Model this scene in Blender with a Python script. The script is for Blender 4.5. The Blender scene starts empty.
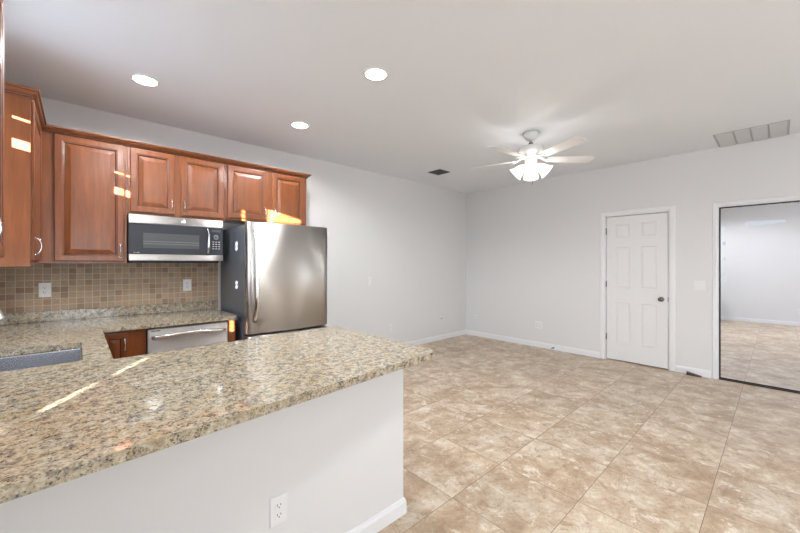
import bpy, bmesh, math, random
from mathutils import Vector, Matrix
random.seed(4)
C = bpy.context.scene.collection
PI = math.pi

# ------------------------------------------------------------------ camera
CAMZ = 1.36
cd = bpy.data.cameras.new('camera'); cam = bpy.data.objects.new('camera', cd); C.objects.link(cam)
cd.sensor_width = 36.0; cd.lens = 350.1 / 800 * 36.0
cd.shift_y = -2.23 / 800
cd.clip_start = 0.02
cam.location = (0, 0, CAMZ); cam.rotation_euler = (PI/2, 0, math.radians(-42.71))
sc = bpy.context.scene
sc.camera = cam

# ------------------------------------------------------------------ world, sun, exposure
w = bpy.data.worlds.new('sky'); sc.world = w; w.use_nodes = True
w.node_tree.nodes['Background'].inputs[0].default_value = (0.96, 0.98, 1.0, 1)
w.node_tree.nodes['Background'].inputs[1].default_value = 0.68
sd = bpy.data.lights.new('sun', 'SUN'); sd.energy = 95; sd.color = (1.0, 0.96, 0.92); sd.angle = math.radians(0.35)
sun = bpy.data.objects.new('sun', sd); C.objects.link(sun); sun.location = (-6, -8, 4)
sun.rotation_euler = Vector((1.0, 1.5913, -0.20)).to_track_quat('-Z', 'Y').to_euler()
FILL_GLOW = 4.0       # glow of the invented fill windows behind the camera
SHADE = 3.2       # glow of the added shade in the sink window
CANW = 50         # recessed cans, watts
sc.view_settings.view_transform = 'Standard'; sc.view_settings.look = 'None'
sc.view_settings.exposure = 0.12; sc.view_settings.gamma = 1.0
sc.view_settings.use_curve_mapping = False

# ------------------------------------------------------------------ materials
def srgb(r, g, b):
    f = lambda c: (c/255/12.92) if c/255 <= 0.04045 else ((c/255+0.055)/1.055)**2.4
    return (f(r), f(g), f(b), 1)
class NT:
    def __init__(s, name):
        s.m = bpy.data.materials.new(name); s.m.use_nodes = True; s.t = s.m.node_tree
        s.b = s.t.nodes['Principled BSDF']; s.out = s.t.nodes['Material Output']
    def n(s, typ, **kw):
        nd = s.t.nodes.new(typ)
        for k, v in kw.items(): setattr(nd, k, v)
        return nd
    def l(s, a, b): s.t.links.new(a, b)
    def set(s, **kw):
        for k, v in kw.items(): s.b.inputs[k.replace('_', ' ')].default_value = v
    def coord(s, scale=(1, 1, 1), loc=(0, 0, 0), kind='Object', rnd=False):
        tc = s.n('ShaderNodeTexCoord'); mp = s.n('ShaderNodeMapping')
        mp.inputs['Scale'].default_value = scale; mp.inputs['Location'].default_value = loc
        if rnd:
            oi = s.n('ShaderNodeObjectInfo'); mu = s.n('ShaderNodeMath', operation='MULTIPLY'); mu.inputs[1].default_value = 37.0
            s.l(oi.outputs['Random'], mu.inputs[0])
            ad = s.n('ShaderNodeVectorMath', operation='ADD'); s.l(tc.outputs[kind], ad.inputs[0]); s.l(mu.outputs[0], ad.inputs[1])
            s.l(ad.outputs[0], mp.inputs['Vector'])
        else: s.l(tc.outputs[kind], mp.inputs['Vector'])
        return mp.outputs[0]
    def noise(s, vec, scale, detail=3, rough=.5, dist=0):
        n = s.n('ShaderNodeTexNoise'); n.inputs['Scale'].default_value = scale; n.inputs['Detail'].default_value = detail
        n.inputs['Roughness'].default_value = rough; n.inputs['Distortion'].default_value = dist
        if vec is not None: s.l(vec, n.inputs['Vector'])
        return n.outputs['Fac']
    def ramp(s, fac, stops, interp='LINEAR'):
        r = s.n('ShaderNodeValToRGB'); r.color_ramp.interpolation = interp
        e = r.color_ramp.elements
        while len(e) < len(stops): e.new(0.5)
        for q, (p, c) in zip(e, stops): q.position = p; q.color = c if len(c) == 4 else (*c, 1)
        s.l(fac, r.inputs[0]); return r.outputs[0]
    def mix(s, fac, a, b, mode='MIX'):
        m = s.n('ShaderNodeMix', data_type='RGBA', blend_type=mode)
        for sock, v in ((m.inputs[0], fac), (m.inputs[6], a), (m.inputs[7], b)):
            if hasattr(v, 'is_linked'): s.l(v, sock)
            else: sock.default_value = v
        return m.outputs[2]
    def math(s, op, a, b=None):
        m = s.n('ShaderNodeMath', operation=op)
        for sock, v in ((m.inputs[0], a), (m.inputs[1], b)):
            if v is None: continue
            if hasattr(v, 'is_linked'): s.l(v, sock)
            else: sock.default_value = v
        return m.outputs[0]
    def bump(s, h, strength=.2, dist=.01):
        b = s.n('ShaderNodeBump'); b.inputs['Strength'].default_value = strength; b.inputs['Distance'].default_value = dist
        s.l(h, b.inputs['Height']); s.l(b.outputs[0], s.b.inputs['Normal'])
def bw(v): return (v, v, v, 1)

def paint(name, col, rough=.55, bscale=220, bs=.06):
    k = NT(name); v = k.coord(kind='Object')
    k.l(k.mix(k.noise(v, 1.3, 2), tuple(c*0.985 for c in col[:3])+(1,), col), k.b.inputs['Base Color'])
    k.set(Roughness=rough); k.b.inputs['Specular IOR Level'].default_value = .3
    if bs: k.bump(k.noise(v, bscale, 2), bs, .004)
    return k.m
M_WALL = paint('wall_paint', (0.75, 0.752, 0.755, 1))
M_CEIL = paint('ceiling_paint', (0.84, 0.865, 0.90, 1), .8)
M_TRIM = paint('white_trim_paint', (0.83, 0.84, 0.86, 1), .3, 90, 0)
M_DOOR = paint('white_door_paint', (0.80, 0.80, 0.80, 1), .35, 60, 0)

def plain(name, col, rough=.4, metal=0, spec=.5, emis=None, es=0, coat=0):
    k = NT(name); v = k.coord(kind='Object')
    k.l(k.mix(k.noise(v, 9, 2), tuple(c*.96 for c in col[:3])+(1,), col), k.b.inputs['Base Color'])
    k.set(Roughness=rough, Metallic=metal); k.b.inputs['Specular IOR Level'].default_value = spec
    k.b.inputs['Coat Weight'].default_value = coat
    if emis: k.b.inputs['Emission Color'].default_value = emis; k.b.inputs['Emission Strength'].default_value = es
    return k.m
M_PLASTIC = plain('white_plastic', (0.82, 0.83, 0.83, 1), .3)
M_SLOT = plain('dark_slot', (0.03, 0.03, 0.03, 1), .5)
M_CHROME = plain('polished_chrome', (0.80, 0.80, 0.82, 1), .12, 1)
M_CHROMES = plain('satin_handle_steel', (0.74, 0.73, 0.71, 1), .22, 1)
M_NICKEL = plain('brushed_nickel', (0.22, 0.215, 0.21, 1), .22, 1)
M_BLACKFRAME = plain('black_metal_frame', (0.012, 0.012, 0.013, 1), .35)
M_BLACKGLASS = plain('black_glass', (0.030, 0.033, 0.041, 1), .08, 0, .6)
M_DARKGLASS = plain('oven_window_glass', (0.07, 0.074, 0.078, 1), .12, 0, .6)
M_CHARCOAL = plain('charcoal_enamel', (0.115, 0.128, 0.15, 1), .16, 0, .6)
M_BLACKPL = plain('black_plastic', (0.02, 0.02, 0.021, 1), .4)
M_GREYMARK = plain('grey_lettering', (0.45, 0.45, 0.46, 1), .4)
M_FANWHITE = plain('white_fan_enamel', (0.80, 0.80, 0.79, 1), .3)
M_VENTGREY = plain('grey_vent_metal', (0.10, 0.10, 0.095, 1), .5)
M_GRILLE = plain('off_white_grille', (0.66, 0.67, 0.68, 1), .5)
M_GAP = plain('grey_grille_gap', (0.46, 0.46, 0.46, 1), .6)
M_WEDGE = plain('brown_rubber', (0.07, 0.045, 0.03, 1), .6)
M_DARKTRACK = plain('dark_bronze_track', (0.05, 0.036, 0.028, 1), .4)

def emit(name, col, s):
    k = NT(name); k.set(Roughness=.4); k.b.inputs['Base Color'].default_value = (.8, .8, .8, 1)
    v = k.coord(kind='Object'); k.l(k.mix(k.noise(v, 3, 1), col, tuple(c*.97 for c in col[:3])+(1,)), k.b.inputs['Emission Color'])
    k.b.inputs['Emission Strength'].default_value = s
    return k.m
M_LENS = emit('recessed_lens', (1, .985, .96, 1), 12)
M_SHADE = emit('frosted_glass_shade', (1, .96, .90, 1), 1.3)
M_GLOWSHADE = emit('glowing_slotted_shade', (.62, .78, 1, 1), SHADE)
M_FILLPANE = emit('glowing_fill_pane', (0.90, .95, 1, 1), FILL_GLOW)

def mirror():
    k = NT('silvered_mirror'); v = k.coord(kind='Object')
    k.l(k.mix(k.noise(v, 2, 1), (.89, .925, 1.0, 1), (.90, .93, 1.0, 1)), k.b.inputs['Base Color'])
    k.set(Roughness=0.0, Metallic=1.0); return k.m
M_MIRROR = mirror()

def steel(name, col, rough, axis, aniso=.95):
    k = NT(name); sc_ = [300, 300, 300]; sc_[axis] = 2
    v = k.coord(tuple(sc_)); n = k.noise(v, 1.0, 3)
    k.l(k.ramp(n, [(.3, tuple(c*.96 for c in col)), (.7, col)]), k.b.inputs['Base Color'])
    k.l(k.ramp(n, [(.2, (rough*.9,)*3), (.8, (rough*1.1,)*3)]), k.b.inputs['Roughness'])
    tg = k.n('ShaderNodeTangent', direction_type='RADIAL', axis='Z'); k.l(tg.outputs[0], k.b.inputs['Tangent'])
    k.set(Metallic=1.0, Anisotropic=aniso, Anisotropic_Rotation=.25); return k.m
M_STEEL = steel('brushed_steel', (.66, .645, .62), .36, 0)
M_STEELH = steel('brushed_steel_sideways', (.54, .53, .515), .34, 0)
M_SINK = plain('satin_sink_steel', (.60, .62, .66, 1), .26, 1)

def wood(name, dark, mid, light, horiz=False):
    k = NT(name)
    s_ = (3, 3, 26) if horiz else (22, 22, 1.6)
    v = k.coord(s_, rnd=True); v2 = k.coord((3.2, 3.2, 2.2), rnd=True)
    grain = k.noise(v, 1.6, 6, .62, .6); blot = k.noise(v2, 1.4, 3, .55)
    c1 = k.ramp(grain, [(.15, dark), (.5, mid), (.85, light)])
    c2 = k.ramp(blot, [(.3, (.80, .79, .78)), (.7, (1.04, 1.04, 1.04))])
    k.l(k.mix(1.0, c1, c2, 'MULTIPLY'), k.b.inputs['Base Color'])
    k.set(Roughness=.3); k.b.inputs['Coat Weight'].default_value = .3; k.b.inputs['Coat Roughness'].default_value = .16
    return k.m
M_WOOD = wood('stained_maple', srgb(98, 52, 24)[:3], srgb(124, 69, 34)[:3], srgb(144, 84, 43)[:3])
M_WOODB = wood('base_cabinet_maple', srgb(98, 52, 24)[:3], srgb(124, 69, 34)[:3], srgb(144, 84, 43)[:3])
M_GLAZE = wood('dark_glaze', srgb(62, 28, 14)[:3], srgb(78, 36, 18)[:3], srgb(92, 45, 22)[:3])

def granite():
    k = NT('beige_granite'); v = k.coord()
    mid = k.noise(v, 60, 4, .68, .4); fine = k.noise(v, 130, 4, .72)
    base = k.ramp(mid, [(.30, srgb(128, 118, 104)), (.42, srgb(184, 170, 146)), (.54, srgb(208, 195, 170)), (.68, srgb(230, 222, 206))])
    gold = k.ramp(k.noise(v, 17, 3, .6), [(.50, bw(0)), (.66, bw(1))])
    base = k.mix(k.math('MULTIPLY', gold, .45), base, srgb(198, 164, 108))
    grey = k.ramp(k.noise(v, 34, 4, .65, .5), [(.53, bw(0)), (.62, bw(1))])
    base = k.mix(k.math('MULTIPLY', grey, .8), base, srgb(132, 128, 122))
    vo = k.n('ShaderNodeTexVoronoi'); vo.inputs['Scale'].default_value = 110; dn = k.n('ShaderNodeTexNoise'); dn.inputs['Scale'].default_value = 90; k.l(v, dn.inputs['Vector']); dv = k.n('ShaderNodeVectorMath', operation='MULTIPLY_ADD'); k.l(dn.outputs['Color'], dv.inputs[0]); dv.inputs[1].default_value = (.02, .02, .02); k.l(v, dv.inputs[2]); k.l(dv.outputs[0], vo.inputs['Vector'])
    spot = k.ramp(vo.outputs['Distance'], [(.28, bw(1)), (.48, bw(0))])
    gate = k.ramp(k.noise(v, 34, 3, .6), [(.45, bw(0)), (.54, bw(1))])
    dark = k.math('MULTIPLY', k.math('MULTIPLY', spot, gate), .85)
    sp2 = k.ramp(fine, [(.57, bw(0)), (.65, bw(1))])
    dark = k.math('MAXIMUM', dark, k.math('MULTIPLY', sp2, .7))
    base = k.mix(1.0, base, (.74, .74, .73, 1), 'MULTIPLY')
    k.l(k.mix(dark, base, srgb(52, 48, 45)), k.b.inputs['Base Color'])
    k.set(Roughness=.07); k.b.inputs['IOR'].default_value = 1.68
    return k.m
M_GRANITE = granite()

def tile_floor():
    k = NT('travertine_look_floor_tile'); tc = k.n('ShaderNodeTexCoord'); sx = k.n('ShaderNodeSeparateXYZ'); k.l(tc.outputs['Object'], sx.inputs[0])
    P = .508
    def cell(o, off):
        a = k.math('DIVIDE', k.math('SUBTRACT', o, off), P); fl = k.math('FLOOR', a); fr = k.math('SUBTRACT', a, fl)
        d = k.math('MINIMUM', fr, k.math('SUBTRACT', 1.0, fr)); return fl, d
    fx, dx = cell(sx.outputs[0], 1.605-P*8); fy, dy = cell(sx.outputs[1], .275-P*20)
    d = k.math('MINIMUM', dx, dy)
    grout = k.math('LESS_THAN', d, .0036)
    cb = k.n('ShaderNodeCombineXYZ'); k.l(fx, cb.inputs[0]); k.l(fy, cb.inputs[1])
    wn = k.n('ShaderNodeTexWhiteNoise'); k.l(cb.outputs[0], wn.inputs['Vector'])
    off = k.n('ShaderNodeVectorMath', operation='SCALE'); k.l(wn.outputs['Color'], off.inputs[0]); off.inputs['Scale'].default_value = 9
    ad = k.n('ShaderNodeVectorMath', operation='ADD'); k.l(tc.outputs['Object'], ad.inputs[0]); k.l(off.outputs[0], ad.inputs[1])
    big = k.noise(ad.outputs[0], 3.6, 6, .66, .5); mid = k.noise(ad.outputs[0], 9, 8, .78, .5)
    c = k.ramp(big, [(.32, srgb(170, 146, 120)), (.46, srgb(194, 172, 146)), (.56, srgb(208, 191, 168)), (.70, srgb(222, 210, 193))])
    c = k.mix(k.ramp(mid, [(.36, bw(.8)), (.48, bw(0))]), c, srgb(166, 136, 110))
    c = k.mix(k.ramp(mid, [(.54, bw(0)), (.63, bw(.85))]), c, srgb(232, 222, 206))
    vein = k.noise(ad.outputs[0], 6, 6, .7, 1.2)
    vv = k.ramp(k.math('ABSOLUTE', k.math('SUBTRACT', vein, .5)), [(.0, bw(.4)), (.02, bw(0))])
    c = k.mix(vv, c, srgb(140, 112, 88))
    tone = k.ramp(wn.outputs['Value'], [(0, (.95, .95, .95)), (1, (1.03, 1.03, 1.03))])
    c = k.mix(1.0, c, tone, 'MULTIPLY')
    k.l(k.mix(grout, c, srgb(140, 116, 94)), k.b.inputs['Base Color'])
    k.l(k.ramp(mid, [(.3, bw(.34)), (.7, bw(.46))]), k.b.inputs['Roughness'])
    h = k.math('SUBTRACT', k.math('MULTIPLY', mid, .25), k.math('MULTIPLY', grout, .6)); k.bump(h, .25, .004)
    return k.m
M_FLOOR = tile_floor()

def tile_splash():
    k = NT('tumbled_mosaic_tile'); tc = k.n('ShaderNodeTexCoord'); sx = k.n('ShaderNodeSeparateXYZ'); k.l(tc.outputs['Object'], sx.inputs[0])
    P = .0515
    def cell(o, off):
        a = k.math('DIVIDE', k.math('ADD', o, off), P); fl = k.math('FLOOR', a); fr = k.math('SUBTRACT', a, fl)
        return fl, k.math('MINIMUM', fr, k.math('SUBTRACT', 1.0, fr))
    hx = k.math('ADD', sx.outputs[0], sx.outputs[1])
    fx, dx = cell(hx, 5.0); fz, dz = cell(sx.outputs[2], 5.0)
    wob = k.math('MULTIPLY', k.noise(tc.outputs['Object'], 160, 2), .04)
    grout = k.math('LESS_THAN', k.math('ADD', k.math('MINIMUM', dx, dz), wob), .062)
    cb = k.n('ShaderNodeCombineXYZ'); k.l(fx, cb.inputs[0]); k.l(fz, cb.inputs[1])
    wn = k.n('ShaderNodeTexWhiteNoise'); k.l(cb.outputs[0], wn.inputs['Vector'])
    c = k.ramp(wn.outputs['Value'], [(0, srgb(140, 114, 90)), (.3, srgb(166, 140, 112)), (.65, srgb(178, 154, 126)), (1, srgb(158, 140, 120))])
    mott = k.ramp(k.noise(tc.outputs['Object'], 70, 5, .7), [(.3, (.82, .82, .82)), (.7, (1.1, 1.1, 1.1))])
    c = k.mix(1.0, c, mott, 'MULTIPLY')
    k.l(k.mix(grout, c, srgb(196, 182, 160)), k.b.inputs['Base Color'])
    k.set(Roughness=.42)
    h = k.math('SUBTRACT', k.math('MULTIPLY', k.noise(tc.outputs['Object'], 60, 4), .4), grout); k.bump(h, .35, .004)
    return k.m
M_SPLASH = tile_splash()

# ------------------------------------------------------------------ mesh helpers
class MB:
    def __init__(s): s.bm = bmesh.new()
    def face(s, pts, mi=0, smooth=False):
        vs = [s.bm.verts.new(p) for p in pts]
        f = s.bm.faces.new(vs); f.material_index = mi; f.smooth = smooth; return f
    def box(s, x0, x1, y0, y1, z0, z1, mi=0):
        x0, x1 = min(x0, x1), max(x0, x1); y0, y1 = min(y0, y1), max(y0, y1); z0, z1 = min(z0, z1), max(z0, z1)
        v = [s.bm.verts.new(p) for p in ((x0,y0,z0),(x1,y0,z0),(x1,y1,z0),(x0,y1,z0),(x0,y0,z1),(x1,y0,z1),(x1,y1,z1),(x0,y1,z1))]
        for q in ((3,2,1,0),(4,5,6,7),(0,1,5,4),(1,2,6,5),(2,3,7,6),(3,0,4,7)):
            f = s.bm.faces.new([v[i] for i in q]); f.material_index = mi
        return s
    def prism(s, poly, z0, z1, mi=0):
        b = [s.bm.verts.new((x, y, z0)) for x, y in poly]; t = [s.bm.verts.new((x, y, z1)) for x, y in poly]
        n = len(poly)
        s.bm.faces.new(b[::-1]).material_index = mi; s.bm.faces.new(t).material_index = mi
        for i in range(n): s.bm.faces.new([b[i], b[(i+1) % n], t[(i+1) % n], t[i]]).material_index = mi
        return s
    def ring(s, A, B, mi, smooth=True):
        n = len(A)
        for i in range(n):
            f = s.bm.faces.new([A[i], A[(i+1) % n], B[(i+1) % n], B[i]]); f.material_index = mi; f.smooth = smooth
    def lathe(s, prof, o=(0,0,0), axis=(0,0,1), n=28, mi=0, cap=True, wave=None):
        """prof: list of (radius, distance along axis)"""
        ax = Vector(axis).normalized(); q = Vector((0,0,1)).rotation_difference(ax); o = Vector(o); rings = []
        for j, (r, h) in enumerate(prof):
            R = []
            for i in range(n):
                a = 2*PI*i/n; rr = r*(1 + (wave[0]*(j/(len(prof)-1))**2*math.cos(wave[1]*a) if wave else 0))
                R.append(s.bm.verts.new(o + q @ Vector((rr*math.cos(a), rr*math.sin(a), h))))
            rings.append(R)
        for A, B in zip(rings, rings[1:]): s.ring(A, B, mi)
        if cap:
            if prof[0][0] > 1e-5: s.bm.faces.new(rings[0][::-1]).material_index = mi
            if prof[-1][0] > 1e-5: s.bm.faces.new(rings[-1]).material_index = mi
        return s
    def tube(s, path, r, n=10, mi=0, flat=1.0, side=None):
        P = [Vector(p) for p in path]; rings = []
        up = Vector(side) if side else Vector((0.13, 0.21, 0.97))
        for i, p in enumerate(P):
            t = ((P[min(i+1, len(P)-1)] - P[max(i-1, 0)])).normalized()
            a = t.cross(up)
            if a.length < 1e-4: a = t.cross(Vector((1, 0, 0)))
            a.normalize(); b = t.cross(a).normalized()
            rr = r[i] if isinstance(r, (list, tuple)) else r
            rings.append([s.bm.verts.new(p + a*rr*math.cos(2*PI*k/n) + b*rr*flat*math.sin(2*PI*k/n)) for k in range(n)])
        for A, B in zip(rings, rings[1:]): s.ring(A, B, mi)
        s.bm.faces.new(rings[0][::-1]).material_index = mi; s.bm.faces.new(rings[-1]).material_index = mi
        return s
    def loops(s, mp, a0, a1, z0, z1, rings, fill=True):
        """nested rectangles; rings: (inset, depth, material of the band that leads to it); mp(a, z, d) -> point"""
        prev = None
        for ins, d, mi in rings:
            vs = [s.bm.verts.new(mp(a, z, d)) for a, z in ((a0+ins, z0+ins), (a1-ins, z0+ins), (a1-ins, z1-ins), (a0+ins, z1-ins))]
            if prev:
                for i in range(4):
                    f = s.bm.faces.new([prev[i], prev[(i+1) % 4], vs[(i+1) % 4], vs[i]]); f.material_index = mi
            prev = vs
        if fill: s.bm.faces.new(prev).material_index = rings[-1][2]
        return s
    def sweep(s, path, prof, mi=0):
        """path: xy polyline, outside on its right; prof: (out, z) points"""
        P = [Vector((x, y)) for x, y in path]; rows = []
        for i, p in enumerate(P):
            ds = []
            if i > 0: ds.append((P[i]-P[i-1]).normalized())
            if i < len(P)-1: ds.append((P[i+1]-P[i]).normalized())
            ns = [Vector((d.y, -d.x)) for d in ds]
            if len(ns) == 1: m = ns[0]
            else: m = (ns[0]+ns[1]); m = m / (1 + ns[0].dot(ns[1]))
            rows.append([s.bm.verts.new((p.x+m.x*o, p.y+m.y*o, z)) for o, z in prof])
        n = len(prof)
        for A, B in zip(rows, rows[1:]):
            for i in range(n):
                s.bm.faces.new([A[i], B[i], B[(i+1) % n], A[(i+1) % n]]).material_index = mi[i] if isinstance(mi, list) else mi
        s.bm.faces.new(rows[0]); s.bm.faces.new(rows[-1][::-1])
        return s

def wloc(o):
    v = Vector((0, 0, 0))
    while o: v += o.location; o = o.parent
    return v
def build(name, mb, mats, parent=None, origin=None, bevel=0, seg=2, angle=40):
    bm = mb.bm; bmesh.ops.recalc_face_normals(bm, faces=bm.faces)
    if origin is None:
        if parent: origin = wloc(parent)
        else:
            xs = [v.co for v in bm.verts]
            origin = Vector(((min(p.x for p in xs)+max(p.x for p in xs))/2, (min(p.y for p in xs)+max(p.y for p in xs))/2, min(p.z for p in xs)))
    origin = Vector(origin)
    for v in bm.verts: v.co -= origin
    me = bpy.data.meshes.new(name); bm.to_mesh(me); bm.free()
    for m in (mats if isinstance(mats, (list, tuple)) else [mats]): me.materials.append(m)
    o = bpy.data.objects.new(name, me); C.objects.link(o)
    if parent: o.parent = parent; o.location = origin - wloc(parent)
    else: o.location = origin
    if bevel:
        b = o.modifiers.new('bevel', 'BEVEL'); b.width = bevel; b.segments = seg; b.limit_method = 'ANGLE'; b.angle_limit = math.radians(angle)
    return o
def tag(o, label, cat, group=None):
    o['label'] = label; o['category'] = cat
    if group: o['group'] = group
    return o
def thing(name, label, cat, loc, group=None):
    o = bpy.data.objects.new(name, None); C.objects.link(o); o.location = loc; o.empty_display_size = .05
    return tag(o, label, cat, group)
def struct(o, label=None, cat=None):
    o['kind'] = 'structure'
    if label: tag(o, label, cat)
    return o
def text_mesh(txt, size, mat, parent, pos, name, rot, depth=.0004):
    cu = bpy.data.curves.new('lettering', 'FONT'); cu.body = txt; cu.size = size; cu.extrude = depth; cu.align_x = 'CENTER'; cu.align_y = 'CENTER'
    t = bpy.data.objects.new('lettering', cu); C.objects.link(t)
    dg = bpy.context.evaluated_depsgraph_get(); dg.update()
    me = bpy.data.meshes.new_from_object(t.evaluated_get(dg)); bpy.data.objects.remove(t); bpy.data.curves.remove(cu)
    me.materials.clear(); me.materials.append(mat)
    o = bpy.data.objects.new(name, me); C.objects.link(o); o.parent = parent; o.location = Vector(pos)-wloc(parent); o.rotation_euler = rot
    return o

# ------------------------------------------------------------------ room shell
H = 2.745; XW, XE, YN, YS = -.52, 5.577, 4.144, -5.0
struct(build('floor', MB().box(XW-.1, XE+.7, YS-.1, YN+.1, -.1, 0), M_FLOOR, origin=(0, 0, 0)))
struct(build('ceiling', MB().box(XW-.1, XE+.7, YS-.1, YN+.1, H, H+.1), M_CEIL))
struct(build('wall_north', MB().box(XW-.1, XE+.7, YN, YN+.1, 0, H), M_WALL))
struct(build('wall_south', MB().box(XW-.1, XE+.7, YS-.1, YS, 0, H), M_WALL))
def wall_x(x0, x1, cuts):
    """wall in the yz plane with rectangular openings (y0, y1, z0, z1), sorted by y"""
    mb = MB(); y = YS
    for (a, b, c, d) in cuts:
        mb.box(x0, x1, y, a, 0, H)
        if c > 0: mb.box(x0, x1, a, b, 0, c)
        mb.box(x0, x1, a, b, d, H); y = b
    mb.box(x0, x1, y, YN, 0, H); return mb
D1 = (.952, 1.702, 0, 2.05); D2 = (-1.25, .497, 0, 2.045)
W1 = (2.12, 3.06, 1.10, 2.36); W2 = (.72, .985, .93, 2.30); W4 = (-.46, .60, 2.16, 2.44)
struct(build('wall_east', wall_x(XE, XE+.12, [D2, D1]), M_WALL))
struct(build('wall_west', wall_x(XW-.1, XW, [W4, W2, W1]), M_WALL))
mb = MB(); mb.box(XE+.12, XE+.72, D2[0]-.1, D2[1]+.1, H-.69, H-.6); mb.box(XE+.62, XE+.72, YS, YN, 0, H)
struct(build('wall_closet', mb, M_WALL))
# sink window: frame, and an added glowing shade slotted to shape the sun bars
fr = MB(); y0, y1, z0, z1 = W1
for a in ((y0, y0+.04, z0, z1), (y1-.04, y1, z0, z1), (y0, y1, z0, z0+.04), (y0, y1, z1-.02, z1)): fr.box(XW-.095, XW-.05, *a)
w1 = struct(build('window_1', fr, M_TRIM))
sh = MB(); ys = [y0+.04, 2.31, 2.60, y1-.04]; zs = [z0+.04, 2.122, 2.178, 2.297, 2.312, z1-.02]
for i in range(3):
    for j in range(5):
        if i == 1 and j in (1, 3): continue
        sh.box(XW-.082, XW-.078, ys[i], ys[i+1], zs[j], zs[j+1])
build('slotted_glow_shade', sh, M_GLOWSHADE, w1)
# added wall opening; its panel is slotted to cast the sun streaks
pl = MB(); ys = [W2[0], .892, .957, W2[1]]; zs = [W2[2], .94, .958, .971, 1.001, 1.012, 1.042, 1.055, 1.085, 1.091, 1.120, 1.126, 1.153, 1.46, 1.49, 1.50, 1.53, 1.83, 1.86, 1.87, 1.91, 2.165, 2.197, 2.207, 2.240, 2.250, 2.285, W2[3]]
for i in range(3):
    for j in range(len(zs)-1):
        if i == 1 and j % 2 == 1: continue
        pl.box(XW-.008, XW-.002, ys[i], ys[i+1], zs[j], zs[j+1])
struct(build('sun_slot_panel', pl, M_WALL))
# added high opening, its wedge cut to throw a sun patch on the cabinets
pl = MB(); a, b = -.098, .533
def qd(p):
    f = [(XW-.002, y, z) for y, z in p]; g = [(XW-.008, y, z) for y, z in p]; n = len(p)
    pl.face(f); pl.face(g[::-1])
    for i in range(n): pl.face([f[i], f[(i+1) % n], g[(i+1) % n], g[i]])
qd([(W4[0], W4[2]), (a, W4[2]), (a, W4[3]), (W4[0], W4[3])]); qd([(b, W4[2]), (W4[1], W4[2]), (W4[1], W4[3]), (b, W4[3])])
qd([(a, W4[2]), (b, W4[2]), (b, 2.232), (a, 2.321)]); qd([(a, 2.366), (b, 2.374), (b, W4[3]), (a, W4[3])])
bmesh.ops.remove_doubles(pl.bm, verts=pl.bm.verts, dist=1e-5)
struct(build('sun_wedge_panel', pl, M_WALL))
# invented fill windows behind the camera, glowing to brighten the room
def fill_window(name, a0, a1, z0, z1, put):
    fr = MB(); q = lambda a, b, c, d, e, f: fr.box(*put(a, b, e, f), c, d)
    for a in ((a0-.07, a0), (a1, a1+.07), ((a0+a1)/2-.03, (a0+a1)/2+.03)): q(a[0], a[1], z0-.07, z1+.07, 0, .05)
    for z in ((z0-.07, z0), (z1, z1+.07)): q(a0, a1, z[0], z[1], 0, .05)
    w = struct(build(name, fr, M_TRIM))
    build('glow_pane', MB().box(*put(a0, a1, .005, .02), z0, z1), M_FILLPANE, w)
fill_window('fill_window_3', -.36, .80, .20, 2.2, lambda a, b, e, f: (a, b, YS+e, YS+f))
fill_window('fill_window_6', -3.7, -2.3, .12, 2.3, lambda a, b, e, f: (XE-f, XE-e, a, b))
fill_window('fill_window_5', -4.5, -1.3, .12, 2.3, lambda a, b, e, f: (XW+e, XW+f, a, b))
# baseboards
BH = .085
BP = [(0, 0), (.013, 0), (.013, BH-.022), (.009, BH-.012), (.007, BH-.004), (.004, BH), (0, BH)]
HW = dict(x1=1.312, y0=1.395, y1=1.515)
struct(build('baseboard_north', MB().sweep([(1.98, YN), (XE, YN)], BP), M_TRIM))
mb = MB().sweep([(XE, YN), (XE, 1.766)], BP); mb.sweep([(XE, .888), (XE, .553)], BP)
struct(build('baseboard_east', mb, M_TRIM))
struct(build('baseboard_west', MB().sweep([(XW, YS), (XW, HW['y0']-.013)], BP), M_TRIM))

# ------------------------------------------------------------------ doors in the east wall
def mapE(x): return lambda a, z, d: (x-d, a, z)          # faces -X
def casing(yl, yh, zt, wd, name):
    mb = MB(); t = .018
    pr = [(0, 0), (0, .008), (wd*.25, .013), (wd*.8, .012), (wd, .004), (wd, 0)]  # (across outward, proud)
    path = [(yl, 0), (yl, zt), (yh, zt), (yh, 0)]; sgn = [(-1, 0), (-1, 1), (1, 1), (1, 0)]
    rows = [[mb.bm.verts.new((XE-p, y+sy*o, z+sz*o)) for o, p in pr] for (y, z), (sy, sz) in zip(path, sgn)]
    for A, B in zip(rows, rows[1:]):
        for i in range(len(pr)-1): mb.bm.faces.new([A[i], B[i], B[i+1], A[i+1]])
    return struct(build(name, mb, M_TRIM))
def jamb(D, name):
    y0, y1, z0, z1 = D; mb = MB()
    mb.box(XE-.002, XE+.12, y0, y0+.012, 0, z1); mb.box(XE-.002, XE+.12, y1-.012, y1, 0, z1); mb.box(XE-.002, XE+.12, y0+.012, y1-.012, z1-.012, z1)
    return struct(build(name, mb, M_TRIM))
casing(.952, 1.702, 2.05, .062, 'trim_1'); jamb(D1, 'trim_2')
casing(-1.25, .497, 2.045, .046, 'trim_3'); jamb(D2, 'trim_4')

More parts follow.
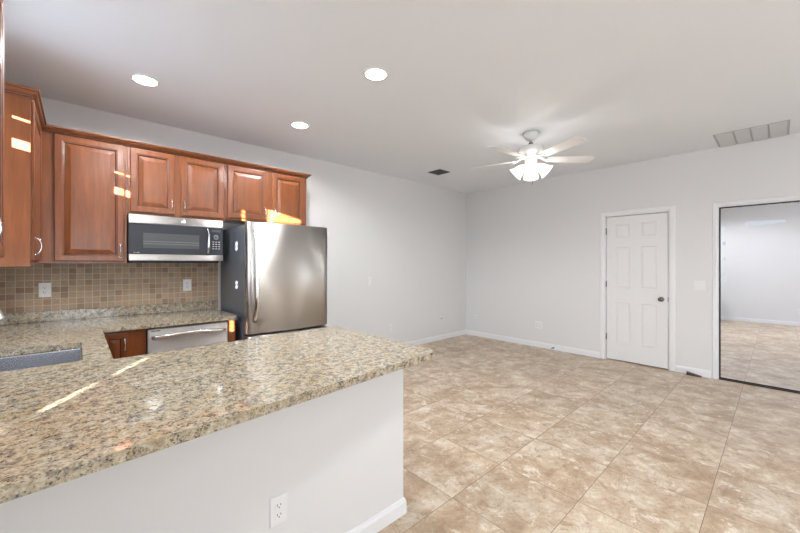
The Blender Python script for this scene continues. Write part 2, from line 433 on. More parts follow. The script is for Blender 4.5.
ly0, ly1, lz0, lz1 = .971, 1.683, .014, 2.030
xf = XE+.012
mb = MB(); mp = mapE(xf)
st = .118; mid = .125; pw = (ly1-ly0-2*st-mid)/2
ya = [ly0, ly0+st, ly0+st+pw, ly0+st+pw+mid, ly1-st, ly1]
za = [lz0, lz0+.225, lz0+.81, lz0+1.01, lz0+1.585, lz0+1.716, lz0+1.91, lz1]
for i in range(5):
    for j in range(7):
        a0, a1, c0, c1 = ya[i], ya[i+1], za[j], za[j+1]
        if i in (1, 3) and j in (1, 3, 5):
            mb.loops(mp, a0, a1, c0, c1, [(0, 0, 0), (.006, -.005, 0), (.014, -.0055, 0), (.035, -.001, 0)])
        else: mb.face([mp(a0, c0, 0), mp(a1, c0, 0), mp(a1, c1, 0), mp(a0, c1, 0)])
bmesh.ops.remove_doubles(mb.bm, verts=mb.bm.verts, dist=1e-5)
mb.loops(mp, ly0, ly1, lz0, lz1, [(0, 0, 0), (0, -.034, 0)])
d1 = struct(build('door_1', mb, M_DOOR), 'closed white six-panel door with a dark round knob on its right', 'door')
kn = MB(); kp = (xf, 1.040, .905)
kn.lathe([(.032, 0), (.032, .004), (.026, .008), (.011, .010), (.010, .030), (.020, .036), (.027, .046), (.028, .056), (.022, .066), (.0, .069)], kp, (-1, 0, 0), 24)
build('door_knob', kn, M_NICKEL, d1)
mb = MB().box(xf-.002, xf+.02, ly0-.006, ly0+.002, .875, .935); build('strike_plate', mb, M_NICKEL, d1)
for zc in (.33, 1.08, 1.83):
    mb = MB().lathe([(.007, -.045), (.007, .045)], (xf-.004, ly1+.004, zc), n=10); mb.box(xf-.003, xf+.001, ly1-.004, ly1+.012, zc-.045, zc+.045)
    build('hinge', mb, M_NICKEL, d1)

# mirrored closet door
def mirror_panel(ya, yb, x, nm):
    f = MB(); zb, zt = .0125, 2.030; t = .015
    for a in ((ya, ya+t, zb, zt), (yb-t, yb, zb, zt), (ya+t, yb-t, zb, zb+.014), (ya+t, yb-t, zt-t*.8, zt)): f.box(x-.004, x+.02, *a)
    o = struct(build(nm, f, M_BLACKFRAME))
    build('mirror_glass', MB().box(x, x+.006, ya+t, yb-t, zb+.014, zt-t*.8), M_MIRROR, o)
    return o
d2 = mirror_panel(-.46, .484, XE+.012, 'door_2')
tag(d2, 'floor-length mirrored closet door in a thin black frame', 'mirror')
mb = MB().box(XE+.004, XE+.010, .468, .480, 1.085, 1.165); mb.box(XE+.004, XE+.010, .468, .480, 1.195, 1.27); build('latch', mb, M_VENTGREY, d2)
d3 = mirror_panel(-1.237, -.43, XE+.042, 'door_3')
tag(d3, 'second mirrored closet door sliding behind the first, outside the photo on the right', 'mirror')
mb = MB().box(XE-.004, XE+.09, -1.238, .485, 0, .012)
struct(build('trim_5', mb, M_DARKTRACK))

# ------------------------------------------------------------------ half wall of the peninsula
struct(build('wall_half', MB().box(XW, HW['x1'], HW['y0'], HW['y1'], 0, .848), M_WALL))
mb = MB().sweep([(XW+.013, HW['y0']), (HW['x1'], HW['y0']), (HW['x1'], HW['y1'])], BP)
struct(build('baseboard_half', mb, M_TRIM))

# ------------------------------------------------------------------ cabinets
def mapN(y): return lambda a, z, d: (a, y-d, z)           # faces -Y
def mapW(x): return lambda a, z, d: (x+d, a, z)           # faces +X
def mapS(y): return lambda a, z, d: (a, y+d, z)           # faces +Y
T = .02
def door_rings(fw=.058):
    return [(0, 0, 0), (0, T-.004, 0), (.003, T-.001, 0), (.007, T, 0), (fw-.014, T, 0), (fw-.012, T-.002, 1), (fw-.004, T-.003, 0), (fw, T-.009, 1), (fw+.004, T-.0095, 1), (fw+.009, T-.008, 0), (fw+.034, T-.0015, 0), (fw+.037, T-.001, 0)]
def cab_door(parent, mp, a0, a1, z0, z1, name='door', fw=.058, wood=None):
    return build(name, MB().loops(mp, a0, a1, z0, z1, door_rings(fw)), [wood or M_WOOD, M_GLAZE], parent)
def pull(parent, mp, a, zc, L=.105, vertical=True):
    n = 12; path = []
    for i in range(n+1):
        t = i/n; s_ = (t-.5)*L; d = T + .003 + .026*math.sin(PI*t)**.6
        path.append(mp(a, zc+s_, d) if vertical else mp(a+s_, zc, d))
    rad = [.0065 if i in (0, n) else .0042+.0016*abs(2*i/n-1)**2 for i in range(n+1)]
    mb = MB().tube(path, rad, 8)
    for e in (0, n):
        p = Vector(path[e]); q = Vector(mp(a, 0, T)) if False else None
        base = Vector(mp(a, zc+(-L/2 if e == 0 else L/2), T)) if vertical else Vector(mp(a+(-L/2 if e == 0 else L/2), zc, T))
        mb.lathe([(.008, 0), (.007, .004)], base, (Vector(mp(0, 0, 1))-Vector(mp(0, 0, 0))), 10)
    return build('handle', mb, M_CHROME, parent)

ZB, ZT = 1.365, 2.385; YF = 3.81; XL = -.214
GRP = 'upper cabinets of stained maple'
def upper(label, x0, x1, z0, z1, doors):
    t = thing('wall_cabinet', label, 'cabinet', ((x0+x1)/2, (YF+YN)/2, z0), GRP)
    build('body', MB().box(x0, x1, YF, YN-.002, z0, z1), M_WOOD, t, bevel=.0015)
    for (a0, a1, c0, c1, hx, hz) in doors:
        d = cab_door(t, mapN(YF-.001), a0, a1, c0, c1)
        pull(d, mapN(YF-.001), hx, hz)
    return t
upper('tall maple wall cabinet between the inside corner and the microwave', XL+.001, .317, ZB, ZT, [(-.130, .298, 1.385, 2.370, .272, 1.475)])
upper('short two-door maple wall cabinet directly above the microwave', .319, 1.103, 1.795, ZT, [(.338, .665, 1.815, 2.370, .640, 1.90), (.715, 1.085, 1.815, 2.370, .742, 1.90)])
upper('short two-door maple wall cabinet above the refrigerator', 1.105, 2.0, 1.815, ZT, [(1.124, 1.530, 1.835, 2.370, 1.503, 1.92), (1.585, 1.965, 1.835, 2.370, 1.612, 1.92)])
# corner cabinet on the left wall
t = thing('wall_cabinet', 'maple wall cabinet in the corner with a sunlit plain end panel', 'cabinet', ((XW+XL)/2, 3.6, ZB), GRP)
build('body', MB().box(XW+.002, XL, 3.118, YN-.002, ZB, ZT), M_WOOD, t, bevel=.0015)
build('end_panel', MB().box(XW+.002, XL+.006, 3.10, 3.117, ZB-.02, ZT), M_WOOD, t, bevel=.001)
d = cab_door(t, mapW(XL+.001), 3.135, 3.72, 1.385, 2.370); pull(d, mapW(XL+.001), 3.17, 1.475)
# near cabinet on the left wall
t = thing('wall_cabinet', 'maple wall cabinet cut off by the left edge of the photo', 'cabinet', ((XW+XL)/2, 1.81, ZB), GRP)
XN = -.222
build('body', MB().box(XW+.002, XN, 1.46, 2.0, ZB, ZT), M_WOOD, t, bevel=.0015)
d = cab_door(t, mapW(XN+.001), 1.59, 1.99, 1.385, 2.370); pull(d, mapW(XN+.001), 1.622, 1.475)
CP = [(0, ZT-.012), (.006, ZT-.012), (.009, ZT-.004), (.014, ZT), (.016, ZT+.006), (.030, ZT+.014), (.036, ZT+.024), (.044, ZT+.026), (.046, ZT+.034), (.046, ZT+.038), (0, ZT+.038)]
CPM = [0, 1, 0, 1, 0, 0, 1, 0, 0, 0, 0]
build('crown', MB().sweep([(XW+.004, 1.46), (XN, 1.46), (XN, 2.0), (XW+.004, 2.0)], [(o+.001, z) for o, z in CP], CPM), [M_WOOD, M_GLAZE], t)
cm = build('crown_molding', MB().sweep([(XW+.004, 3.10), (XL+.001, 3.10), (XL+.001, YF), (2.0, YF), (2.0, YN-.003)], [(o+.001, z) for o, z in CP], CPM), [M_WOOD, M_GLAZE])
tag(cm, 'stepped maple crown molding along the tops of the upper cabinets', 'molding')

# base cabinets
CZT = .884; CT = .034; CB = CZT-CT
def bdoor(t, mp, a0, a1, ha, z0=.13, z1=.83):
    d = cab_door(t, mp, a0, a1, z0, z1, fw=.045, wood=M_WOODB); pull(d, mp, ha, z1-.09); return d
YB = 3.455
t = thing('base_cabinet', 'maple base cabinet left of the dishwasher', 'cabinet', (.26, 3.8, 0), 'base cabinets under the granite')
mb = MB().box(.116, .408, YB, YN-.002, .10, CB-.001); mb.box(.116, .408, YB+.07, YN-.05, 0, .10, 1)
build('body', mb, [M_WOODB, M_GLAZE], t, bevel=.0015)
bdoor(t, mapN(YB-.001), .135, .292, .272)
t = thing('base_cabinet', 'slim maple end panel between the dishwasher and the refrigerator', 'cabinet', (1.055, 3.8, 0), 'base cabinets under the granite')
build('body', MB().box(1.022, 1.085, YB-.02, YN-.002, 0, CB-.001), M_WOOD, t, bevel=.0015)
# sink base along the left wall
t = thing('base_cabinet', 'maple sink base cabinet along the left wall, hidden under the counter', 'cabinet', (-.2, 2.8, 0), 'base cabinets under the granite')
mb = MB().box(.095, .114, 2.26, YB-.002, .10, CB-.001); mb.box(XW+.002, .095, 2.26, 2.28, .10, CB-.001); mb.box(XW+.002, .095, 3.40, YB-.002, .10, CB-.001)
mb.box(XW+.002, .095, 2.28, 3.40, .10, .12); mb.box(XW+.002, .045, 2.26, YB-.002, 0, .10, 1)
build('body', mb, [M_WOODB, M_GLAZE], t)
bdoor(t, mapW(.115), 2.30, 2.84, 2.80); bdoor(t, mapW(.115), 2.86, 3.40, 2.90)
# peninsula base
t = thing('base_cabinet', 'maple peninsula base cabinet behind the white half wall', 'cabinet', (.6, 1.9, 0), 'base cabinets under the granite')
mb = MB().box(XW+.002, 1.30, HW['y1']+.002, 2.235, .10, CB-.001); mb.box(XW+.002, 1.28, HW['y1']+.002, 2.165, 0, .10, 1)
build('body', mb, [M_WOODB, M_GLAZE], t, bevel=.0015)
for q in range(3): bdoor(t, mapS(2.236), .16+q*.375, .52+q*.375, .19+q*.375)

# ------------------------------------------------------------------ granite worktop (one U, sink cut out)
YPF = 1.262
xs = [XW+.002, -.425, .022, .135, 1.095, 1.462]; ys = [YPF, 2.265, 2.335, 2.905, 3.405, YN-.002]
keep = set()
for i in range(5): keep.add((i, 0))                    # peninsula
for i in range(3):
    for j in range(1, 4): keep.add((i, j))             # left leg
for i in range(4): keep.add((i, 4))                    # back run
keep.discard((1, 2))                                   # sink
bm = bmesh.new(); V = {}
def vv(i, j):
    if (i, j) not in V: V[(i, j)] = bm.verts.new((xs[i], ys[j], CB))
    return V[(i, j)]
fs = [bm.faces.new([vv(i, j), vv(i+1, j), vv(i+1, j+1), vv(i, j+1)]) for i, j in sorted(keep)]
r = bmesh.ops.extrude_face_region(bm, geom=fs)
for v in r['geom']:
    if isinstance(v, bmesh.types.BMVert): v.co.z = CZT
for v in bm.verts:
    if abs(v.co.y-YPF) < 1e-4: v.co.y += .012 - (1.462-v.co.x)*.095      # front edge is not quite square
    if abs(v.co.y-2.265) < 1e-4 and v.co.x > .2: v.co.y += (v.co.x-.135)*.04
def vedges(pts):
    return [e for e in bm.edges if abs(e.verts[0].co.z-e.verts[1].co.z) > .01 and any((e.verts[0].co.xy-Vector(p)).length < .03 for p in pts)]
bmesh.ops.bevel(bm, geom=vedges([(1.462, YPF+.012)]), offset=.05, segments=6, affect='EDGES', profile=.5)
bmesh.ops.bevel(bm, geom=vedges([(1.462, 2.32), (1.095, 3.405)]), offset=.02, segments=4, affect='EDGES', profile=.5)
bmesh.ops.bevel(bm, geom=vedges([(.022, 2.335), (.022, 2.905), (-.425, 2.335), (-.425, 2.905)]), offset=.03, segments=4, affect='EDGES', profile=.5)
m_ = MB(); m_.bm.free(); m_.bm = bm
ct = build('countertop', m_, M_GRANITE)
tag(ct, 'speckled beige granite countertop wrapping the kitchen and peninsula', 'countertop')
mb = MB().box(XW+.024, 1.125, YN-.022, YN-.002, CZT+.001, CZT+.088)
gb = build('granite_upstand', mb, M_GRANITE, bevel=.0008, seg=1); tag(gb, 'low granite upstand at the back of the counter below the mosaic tile', 'backsplash')
mb = MB().box(XW+.002, XW+.022, HW['y0']+.3, YN-.002, CZT+.001, CZT+.088)
gb = build('granite_upstand', mb, M_GRANITE, bevel=.0008, seg=1); tag(gb, 'low granite upstand along the left wall behind the sink', 'backsplash')
tb = build('tile_backsplash', MB().box(XW+.012, 1.125, YN-.010, YN-.001, CZT+.0885, ZB+.02), M_SPLASH)
tag(tb, 'brown square mosaic tile backsplash under the upper cabinets', 'backsplash')
tb = build('tile_backsplash', MB().box(XW+.001, XW+.010, 1.70, 2.10, CZT+.0885, ZB-.002).box(XW+.001, XW+.010, 3.08, YN-.012, CZT+.0885, ZB-.022).box(XW+.001, XW+.010, 2.10, 3.08, CZT+.0885, 1.098), M_SPLASH)
tag(tb, 'brown square mosaic tile around the sink window on the left wall', 'backsplash')

# sink and faucet
t = thing('kitchen_sink', 'stainless undermount sink let into the granite at the left edge', 'sink', (-.2, 2.62, .65))
sx0, sx1, sy0, sy1 = -.415, .012, 2.345, 2.895
mb = MB()
mb.loops(lambda a, z, d: (a, z, CB-.002-d), sx0-.02, sx1+.02, sy0-.02, sy1+.02, [(0, .003, 0), (0, 0, 0), (.016, 0, 0), (.020, .004, 0), (.024, .095, 0), (.034, .100, 0), (.040, .105, 0), (.055, .195, 0), (.090, .200, 0)])
build('basin', mb, M_SINK, t, bevel=.006, seg=2, angle=30)
build('drain', MB().lathe([(.055, 0), (.055, .003), (.040, .004), (.036, .001), (0, .001)], (-.22, 2.62, CB-.2015)), M_CHROME, t)
t = thing('faucet', 'brushed steel faucet whose spray head pokes in at the left edge above the sink', 'faucet', (-.462, 2.60, CZT))
mb = MB().lathe([(.028, 0), (.028, .006), (.022, .012), (.020, .06), (.016, .07)], (-.462, 2.60, CZT+.001))
pth = [(-.462, 2.60, CZT+.07), (-.462, 2.60, 1.12)] + [(-.400-.062*math.cos(a), 2.60, 1.16+.085*math.sin(a)) for a in [PI*i/14 for i in range(1, 12)]]
mb.tube(pth, .0125, 12)
build('spout', mb, M_STEEL, t)
p0 = Vector((-.330, 2.60, 1.235)); p1 = Vector((-.280, 2.60, 1.088)); ax = p1-p0; L = ax.length
build('spray_head', MB().lathe([(.0135, 0), (.015, .01), (.016, L*.5), (.024, L*.85), (.026, L*.97), (.022, L), (0, L)], p0, ax, 20), M_STEEL, t)
build('lever', MB().tube([(-.462, 2.58, CZT+.05), (-.462, 2.54, CZT+.06), (-.455, 2.50, CZT+.09)], [.009, .007, .006], 10), M_STEEL, t)

# ------------------------------------------------------------------ dishwasher
t = thing('dishwasher', 'stainless dishwasher with a bowed bar handle under the back counter', 'dishwasher', (.715, 3.8, 0))
build('tub', MB().box(.414, 1.018, YB+.012, YN-.04, .09, CB-.004), M_BLACKPL, t)
build('door', MB().box(.416, 1.016, YB-.028, YB+.010, .115, CB-.016), M_STEELH, t, bevel=.004)
build('kick_plate', MB().box(.418, 1.014, YB+.02, YB+.06, .002, .085), M_BLACKPL, t)
pt = []; n = 16
for i in range(n+1):
    u = i/n; pt.append((.445+.545*u, YB-.034-.036*min(1, 6*u, 6*(1-u)), .768+.018*math.sin(PI*u)))
build('handle', MB().tube(pt, .018, 12, flat=.8), M_CHROMES, t)
build('badge', MB().box(.440, .500, YB-.0295, YB-.028, .815, .823), M_BLACKPL, t)

# ------------------------------------------------------------------ microwave
mx0, mx1, mz0, mz1, my = .322, 1.062, 1.378, 1.788, 3.752
t = thing('microwave', 'over-range stainless microwave with a dark window and vertical handle', 'microwave', (.69, 3.95, mz0))
mb = MB().box(mx0, mx1, my, YN-.004, mz0+.012, mz1); mb.box(mx0+.02, mx1-.02, my+.05, YN-.02, mz0-.006, mz0+.012)
build('case', mb, M_BLACKPL, t, bevel=.002)
build('top_strip', MB().box(mx0, mx1, my-.022, my-.0005, mz1-.072, mz1), M_STEELH, t, bevel=.003)
build('bottom_strip', MB().box(mx0, mx1, my-.022, my-.0005, mz0+.014, mz0+.070), M_STEELH, t, bevel=.003)
wx = .938
dr = build('door', MB().box(mx0+.004, wx, my-.020, my-.0005, mz0+.071, mz1-.073), M_BLACKGLASS, t, bevel=.002)
build('window', MB().box(mx0+.10, wx-.085, my-.0215, my-.0200, mz0+.125, mz1-.155), M_DARKGLASS, dr)
build('grille', MB().box(mx0+.10, wx-.085, my-.0222, my-.0216, mz0+.158, mz0+.166).box(mx0+.10, wx-.085, my-.0222, my-.0216, mz0+.178, mz0+.186), M_VENTGREY, dr)
text_mesh('Profile', .017, M_GREYMARK, t, (mx0+.055, my-.0208, mz0+.083), 'lettering', (PI/2, 0, 0))
hp = [(wx-.012, my-.022, mz0+.085), (wx-.012, my-.048, mz0+.10), (wx-.012, my-.056, mz0+.15), (wx-.012, my-.058, (mz0+mz1)/2), (wx-.012, my-.056, mz1-.15), (wx-.012, my-.048, mz1-.10), (wx-.012, my-.022, mz1-.085)]
build('handle', MB().tube(hp, .012, 12, flat=.75), M_CHROME, t)
cp = build('control_panel', MB().box(wx+.003, mx1-.002, my-.020, my-.0005, mz0+.071, mz1-.073), M_BLACKGLASS, t, bevel=.002)
build('display', MB().box(wx+.022, mx1-.022, my-.0207, my-.0201, mz1-.115, mz1-.092), M_DARKGLASS, cp)
build('dial', MB().lathe([(.018, 0), (.018, .008), (.015, .012), (0, .012)], ((wx+mx1)/2, my-.0202, mz1-.165), (0, -1, 0), 20), M_CHARCOAL, cp)
build('dial_ring', MB().lathe([(.021, 0), (.021, .0015), (.018, .0025)], ((wx+mx1)/2, my-.0201, mz1-.165), (0, -1, 0), 20), M_GREYMARK, cp)
for r_ in range(4):
    for c_ in range(3):
        bx = wx+.03+c_*.026; bz = mz1-.215-r_*.022
        build('button', MB().box(bx, bx+.014, my-.0212, my-.0201, bz, bz+.007), M_GREYMARK, cp)
bd = build('badge', MB().lathe([(.017, 0), (.017, .002), (.015, .003), (0, .003)], ((mx0+mx1)/2+.03, my-.022, mz1-.036), (0, -1, 0), 24), M_CHROME, t)
text_mesh('GE', .014, M_BLACKPL, t, ((mx0+mx1)/2+.03, my-.0253, mz1-.036), 'lettering', (PI/2, 0, 0))

# ------------------------------------------------------------------ refrigerator
fx0, fx1, fyb = 1.135, 1.962, 4.09
t = thing('refrigerator', 'stainless bottom-freezer refrigerator with charcoal sides', 'refrigerator', ((fx0+fx1)/2, 3.7, 0))
build('cabinet', MB().box(fx0+.004, fx1-.004, 3.345, fyb, .045, 1.725), M_CHARCOAL, t, bevel=.004)
def bowed(z0, z1):
    n = 20; poly = [(fx1, 3.335), (fx0, 3.335)]
    for i in range(n+1):
        u = i/n; e = min(1, min(u, 1-u)/.03)
        poly.append((fx0+(fx1-fx0)*u, 3.272-.022*(1-(2*u-1)**2)-.012*(1-(1-e)**2)**.5))
    mb = MB().prism(poly, z0, z1)
    for f in mb.bm.faces:
        if len(f.verts) == 4 and all(v.co.y < 3.3 for v in f.verts): f.smooth = True
    return mb
dr = build('fridge_door', bowed(.722, 1.748), M_STEEL, t)
fz = build('freezer_drawer', bowed(.085, .700), M_STEEL, t)
build('gasket', MB().box(fx0+.015, fx1-.015, 3.336, 3.344, .09, 1.74), M_BLACKPL, t)
n = 14; hp = []
for i in range(n+1):
    u = i/n; hp.append((fx0+.062, 3.252-.050*min(1, 5*u, 5*(1-u))-.010*math.sin(PI*u), .83+.84*u))
build('handle', MB().tube(hp, .019, 12, flat=.65, side=(0, 1, 0)), M_CHROMES, dr)
hp = [(fx0+.12+.59*i/n, 3.245-.045*min(1, 5*i/n, 5*(1-i/n)), .62) for i in range(n+1)]
build('handle', MB().tube(hp, .015, 12), M_STEEL, fz)
build('kick_grille', MB().box(fx0+.02, fx1-.02, 3.31, 3.344, .012, .08), M_BLACKPL, t)
for x in (fx0+.06, fx1-.06):
    for y in (3.40, 4.03): build('foot', MB().lathe([(.02, 0), (.02, .045)], (x, y, 0), n=12), M_BLACKPL, t)
build('badge', MB().box(fx1-.075, fx1-.030, 3.2655, 3.2700, .745, .753), M_GREYMARK, dr)

# ------------------------------------------------------------------ electrical plates
def plate(label, cat, P, nrm, kind='outlet', wdt=.074, hgt=.118, gang=1):
    """P centre on the wall, nrm 'N' (faces -Y), 'E' (faces -X) or 'W' (faces +X)"""
    mp = {'N': lambda a, z, d: (P[0]+a, P[1]-d, P[2]+z), 'E': lambda a, z, d: (P[0]-d, P[1]-a, P[2]+z), 'W': lambda a, z, d: (P[0]+d, P[1]+a, P[2]+z)}[nrm]
    def bx(mb, a0, a1, z0, z1, d0, d1):
        q = [mp(a0, z0, d0), mp(a1, z1, d1)]; mb.box(q[0][0], q[1][0], q[0][1], q[1][1], q[0][2], q[1][2]); return mb
    W = wdt+(gang-1)*.046
    nm = {'outlet': 'wall_outlet', 'switch': 'light_switch', 'jack': 'cable_jack'}[kind]
    t = thing(nm, label, cat, P)
    mb = MB().loops(mp, -W/2, W/2, -hgt/2, hgt/2, [(0, .0006, 0), (0, .003, 0), (.003, .006, 0)])
    build('cover_plate', mb, M_PLASTIC, t)
    for g in range(gang):
        a = (g-(gang-1)/2)*.046
        if kind == 'outlet':
            for s_ in (-1, 1):
                zc = s_*.0195
                r_ = build('receptacle', bx(MB(), a-.0165, a+.0165, zc-.0135, zc+.0135, .0062, .0078), M_PLASTIC, t, bevel=.003)
                m2 = MB()
                bx(m2, a-.0085, a-.0060, zc-.002, zc+.008, .0079, .0083); bx(m2, a+.0055, a+.0080, zc-.001, zc+.007, .0079, .0083); bx(m2, a-.0025, a+.0025, zc-.010, zc-.0055, .0079, .0083)
                build('slots', m2, M_SLOT, r_)
        elif kind == 'switch':
            r_ = build('rocker', bx(MB(), a-.0165, a+.0165, -.033, .033, .0062, .0095), M_PLASTIC, t, bevel=.002)
        else:
            build('connector', MB().lathe([(.0075, 0), (.0075, .012), (.004, .013)], mp(a, 0, .0062), Vector(mp(0, 0, 1))-Vector(mp(0, 0, 0)), 12), M_NICKEL, t)
    return t
YT = YN-.010
plate('white outlet on the mosaic tile nearest the sink', 'outlet', (-.195, YT, 1.146), 'N')
plate('white outlet on the mosaic tile under the microwave', 'outlet', (.835, YT, 1.146), 'N')
plate('white light switch on the kitchen wall right of the refrigerator', 'switch', (3.197, YN, 1.111), 'N', 'switch')
plate('low white outlet on the kitchen wall above the peninsula corner', 'outlet', (3.612, YN, .36), 'N')
plate('small cable jack low on the kitchen wall near the far corner', 'jack', (4.833, YN, .385), 'N', 'jack', .05, .07)
plate('wide double outlet plate low on the far wall left of the white door', 'outlet', (XE, 2.68, .36), 'E', 'outlet', gang=2)
plate('double light switch between the white door and the mirror', 'switch', (XE, .655, 1.10), 'E', 'switch', gang=2)
plate('small cable jack low on the far wall beside the corner', 'jack', (XE, 3.92, .36), 'E', 'jack', .05, .07)
plate('white outlet on the half wall under the granite overhang', 'outlet', (.608, HW['y0'], .354), 'N')
plate('low white outlet on the left wall, seen in the mirror', 'outlet', (XW, -.295, .30), 'W')
# door stop and wedge
t = thing('door_stop', 'small dark spring door stop on the far baseboard left of the white door', 'door stop', (XE-.013, 2.43, .05))
build('base', MB().lathe([(.012, 0), (.012, .006)], (XE-.0135, 2.43, .034), (-1, 0, 0), 12), M_NICKEL, t)
build('spring', MB().lathe([(.006, .006), (.005, .05)], (XE-.0135, 2.43, .034), (-1, 0, 0), 10), M_NICKEL, t)
build('tip', MB().lathe([(.009, .05), (.009, .064), (.005, .068)], (XE-.0135, 2.43, .034), (-1, 0, 0), 12), M_BLACKPL, t)
mb = MB()
wy0, wy1, wx0, wx1 = .635, .775, XE-.075, XE-.0145
A = [(wx0, wy0, .001), (wx1, wy0, .001), (wx1, wy1, .001), (wx0, wy1, .001)]; B = [(wx0, wy1, .036), (wx1, wy1, .036), (wx1, wy0, .006), (wx0, wy0, .006)]
va = [mb.bm.verts.new(p) for p in A]; vb = [mb.bm.verts.new(p) for p in B]
for q in ((va[3], va[2], va[1], va[0]), (vb[0], vb[1], vb[2], vb[3]), (va[0], va[1], vb[2], vb[3]), (va[2], va[3], vb[0], vb[1]), (va[1], va[2], vb[1], vb[2]), (va[3], va[0], vb[3], vb[0])): mb.bm.faces.new(q)
tag(build('door_wedge', mb, M_WEDGE, bevel=.002), 'dark brown wedge on the floor against the baseboard right of the white door', 'door wedge')

# ------------------------------------------------------------------ recessed lights
def can(x, y, label, watts=None):
    t = thing('recessed_light', label, 'ceiling light', (x, y, H), 'recessed ceiling lights')
    build('trim_ring', MB().lathe([(.094, 0), (.094, -.004), (.084, -.008), (.076, -.006), (.076, -.001)], (x, y, H-.0003), n=36, cap=False), M_FANWHITE, t)
    build('lens', MB().lathe([(.0755, 0), (.0755, -.004), (.06, -.006), (0, -.0065)], (x, y, H-.0006), n=36), M_LENS, t)
    ld = bpy.data.lights.new('lamp', 'SPOT'); ld.energy = watts or CANW; ld.color = (.97, .98, 1.0); ld.spot_size = math.radians(170); ld.spot_blend = .4; ld.shadow_soft_size = .05
    lo = bpy.data.objects.new('lamp', ld); C.objects.link(lo); lo.parent = t; lo.location = (0, 0, -.03)
can(.377, 3.234, 'recessed ceiling light nearest the left cabinets')
can(1.60, 1.991, 'largest recessed ceiling light, nearest the camera above the peninsula')
can(1.631, 3.233, 'recessed ceiling light in front of the refrigerator')
can(.377, 1.991, 'recessed ceiling light above the left half of the peninsula, out of frame')
can(.95, .42, 'added recessed fill light over the left seating side of the peninsula, out of frame', 38)  # this can and the next are invented for extra brightness
can(1.95, .42, 'added recessed fill light over the right seating side of the peninsula, out of frame', 38)

# ------------------------------------------------------------------ ceiling fan
FX, FY = 3.521, 1.777
t = thing('ceiling_fan', 'white five-blade ceiling fan with a lit cluster of tulip shades', 'ceiling fan', (FX, FY, H))
build('canopy', MB().lathe([(.075, 0), (.075, -.02), (.066, -.05), (.045, -.075), (.02, -.085)], (FX, FY, H-.0005)), M_FANWHITE, t)
build('downrod', MB().lathe([(.012, -.08), (.012, -.15)], (FX, FY, H), n=14), M_FANWHITE, t)
build('coupling', MB().lathe([(.022, -.105), (.022, -.118)], (FX, FY, H), n=14), M_NICKEL, t)
build('motor_housing', MB().lathe([(.03, -.13), (.075, -.14), (.115, -.155), (.125, -.175), (.125, -.205), (.112, -.225), (.085, -.235), (.085, -.262), (.05, -.27)], (FX, FY, H)), M_FANWHITE, t)
ZBL = 2.468
for k in range(5):
    th = math.radians(31+72*k); R = Matrix.Rotation(th, 4, 'Z'); tilt = Matrix.Rotation(math.radians(-11), 4, 'X'); O = Vector((FX, FY, ZBL))
    mb = MB(); N = 10; out = []
    rr = [.17, .19, .24, .34, .46, .56, .62, .648, .658]; ww = [.040, .050, .056, .060, .064, .067, .066, .058, .040]
    top = []; bot = []
    for zz, acc in ((.003, top), (-.003, bot)):
        L_ = [mb.bm.verts.new(O + R @ (tilt @ Vector((r_, w_, zz)))) for r_, w_ in zip(rr, ww)]
        R_ = [mb.bm.verts.new(O + R @ (tilt @ Vector((r_, -w_, zz)))) for r_, w_ in zip(rr, ww)]
        acc += L_ + R_[::-1]
    mb.bm.faces.new(top); mb.bm.faces.new(bot[::-1]); n = len(top)
    for i in range(n): mb.bm.faces.new([top[i], top[(i+1) % n], bot[(i+1) % n], bot[i]])
    b = build('blade', mb, M_FANWHITE, t)
    m2 = MB(); f3 = lambda x, y, z: O + R @ Vector((x, y, z))
    m2.tube([f3(.07, 0, .022), f3(.11, 0, .014), f3(.15, 0, -.006), f3(.20, 0, -.009)], [.016, .014, .016, .012], 8, flat=.4)
    for yy in (-.028, .028): m2.tube([f3(.14, 0, -.004), f3(.18, yy*.9, -.008), f3(.235, yy, -.009+yy*.19)], [.009, .009, .006], 8, flat=.45)
    build('blade_iron', m2, M_FANWHITE, b)
build('light_fitter', MB().lathe([(.05, -.268), (.058, -.285), (.058, -.325), (.045, -.345), (.02, -.355), (.0, -.356)], (FX, FY, H)), M_FANWHITE, t)
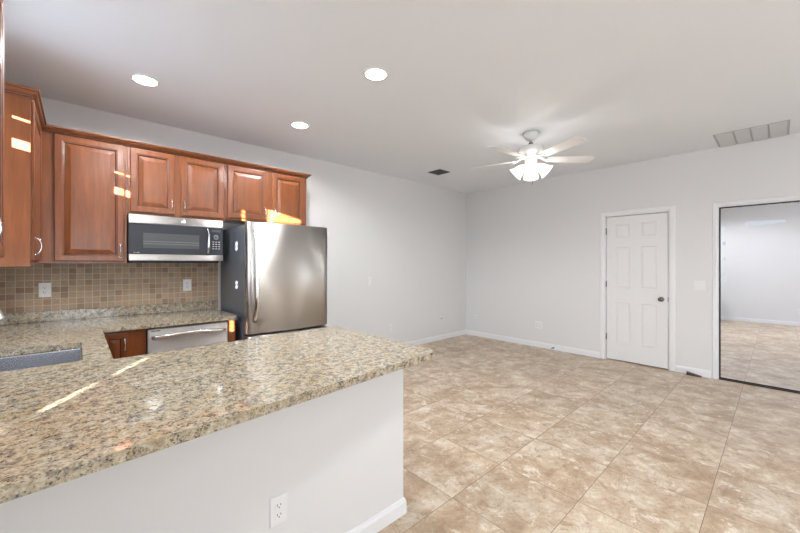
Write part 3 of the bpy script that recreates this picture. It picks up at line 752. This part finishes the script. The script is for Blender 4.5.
for k in range(4):
    th = math.radians(207+90*k); dx, dy = math.cos(th), math.sin(th)
    ax = Vector((dx*.74, dy*.74, -.68)).normalized(); p = Vector((FX+dx*.060, FY+dy*.060, H-.335))
    a = build('lamp_arm', MB().tube([Vector((FX+dx*.04, FY+dy*.04, H-.318)), p, p+ax*.02], [.012, .014, .022], 12), M_FANWHITE, t)
    pr = [(.024, .012), (.030, .022), (.042, .042), (.050, .065), (.056, .09), (.066, .115), (.080, .135)]
    prof = pr + [(r_-.003, h_) for r_, h_ in pr[::-1]]
    s_ = build('lamp_shade', MB().lathe(prof, p, ax, 32, cap=False), M_SHADE, t)
    build('bulb', MB().lathe([(.012, .015), (.02, .04), (.028, .065), (.024, .09), (.0, .10)], p, ax, 16), M_LENS, s_)
for k in range(4):
    th = math.radians(252+90*k)
    ld = bpy.data.lights.new('lamp', 'POINT'); ld.energy = 1.5; ld.color = (1, .96, .90); ld.shadow_soft_size = .03
    lo = bpy.data.objects.new('lamp', ld); C.objects.link(lo); lo.parent = t; lo.location = (.16*math.cos(th), .16*math.sin(th), -.44)
build('pull_chain', MB().tube([(FX-.03, FY-.03, H-.34), (FX-.03, FY-.03, H-.56)], .002, 6), M_NICKEL, t)

# ------------------------------------------------------------------ ceiling registers
t = thing('ceiling_vent', 'small dark square air register in the ceiling left of the fan', 'air vent', (3.995, 3.464, H))
cx, cy, hs = 3.995, 3.464, .118
mb = MB().loops(lambda a, z, d: (cx+a, cy+z, H-.0005-d), -hs, hs, -hs, hs, [(0, 0, 0), (0, .006, 0), (.018, .008, 0), (.020, .003, 0)], fill=True)
build('frame', mb, M_VENTGREY, t)
for q in range(8):
    y = cy-hs+.030+q*.025
    mb = MB(); mb.face([(cx-hs+.02, y, H-.0055), (cx+hs-.02, y, H-.0055), (cx+hs-.02, y+.018, H-.0085), (cx-hs+.02, y+.018, H-.0085)])
    bmesh.ops.solidify(mb.bm, geom=mb.bm.faces[:], thickness=.0012); build('louver', mb, M_VENTGREY, t)
t = thing('ceiling_vent', 'long white ribbed air grille in the ceiling against the far wall above the mirror', 'air vent', (5.3, .2, H))
yr = [.472, .326, .201, .075, -.060]
VX0, VX1 = 5.01, XE-.006
build('back_plate', MB().box(VX0, VX1, yr[-1]-.012, yr[0]+.012, H-.004, H-.0005), M_GAP, t)
for i in range(4):
    mb = MB().loops(lambda a, z, d: (a, z, H-.0042-d), VX0+.012, VX1, yr[i+1]+.005, yr[i]-.005, [(0, 0, 0), (.003, .006, 0), (.008, .007, 0)])
    build('louver', mb, M_GRILLE, t)
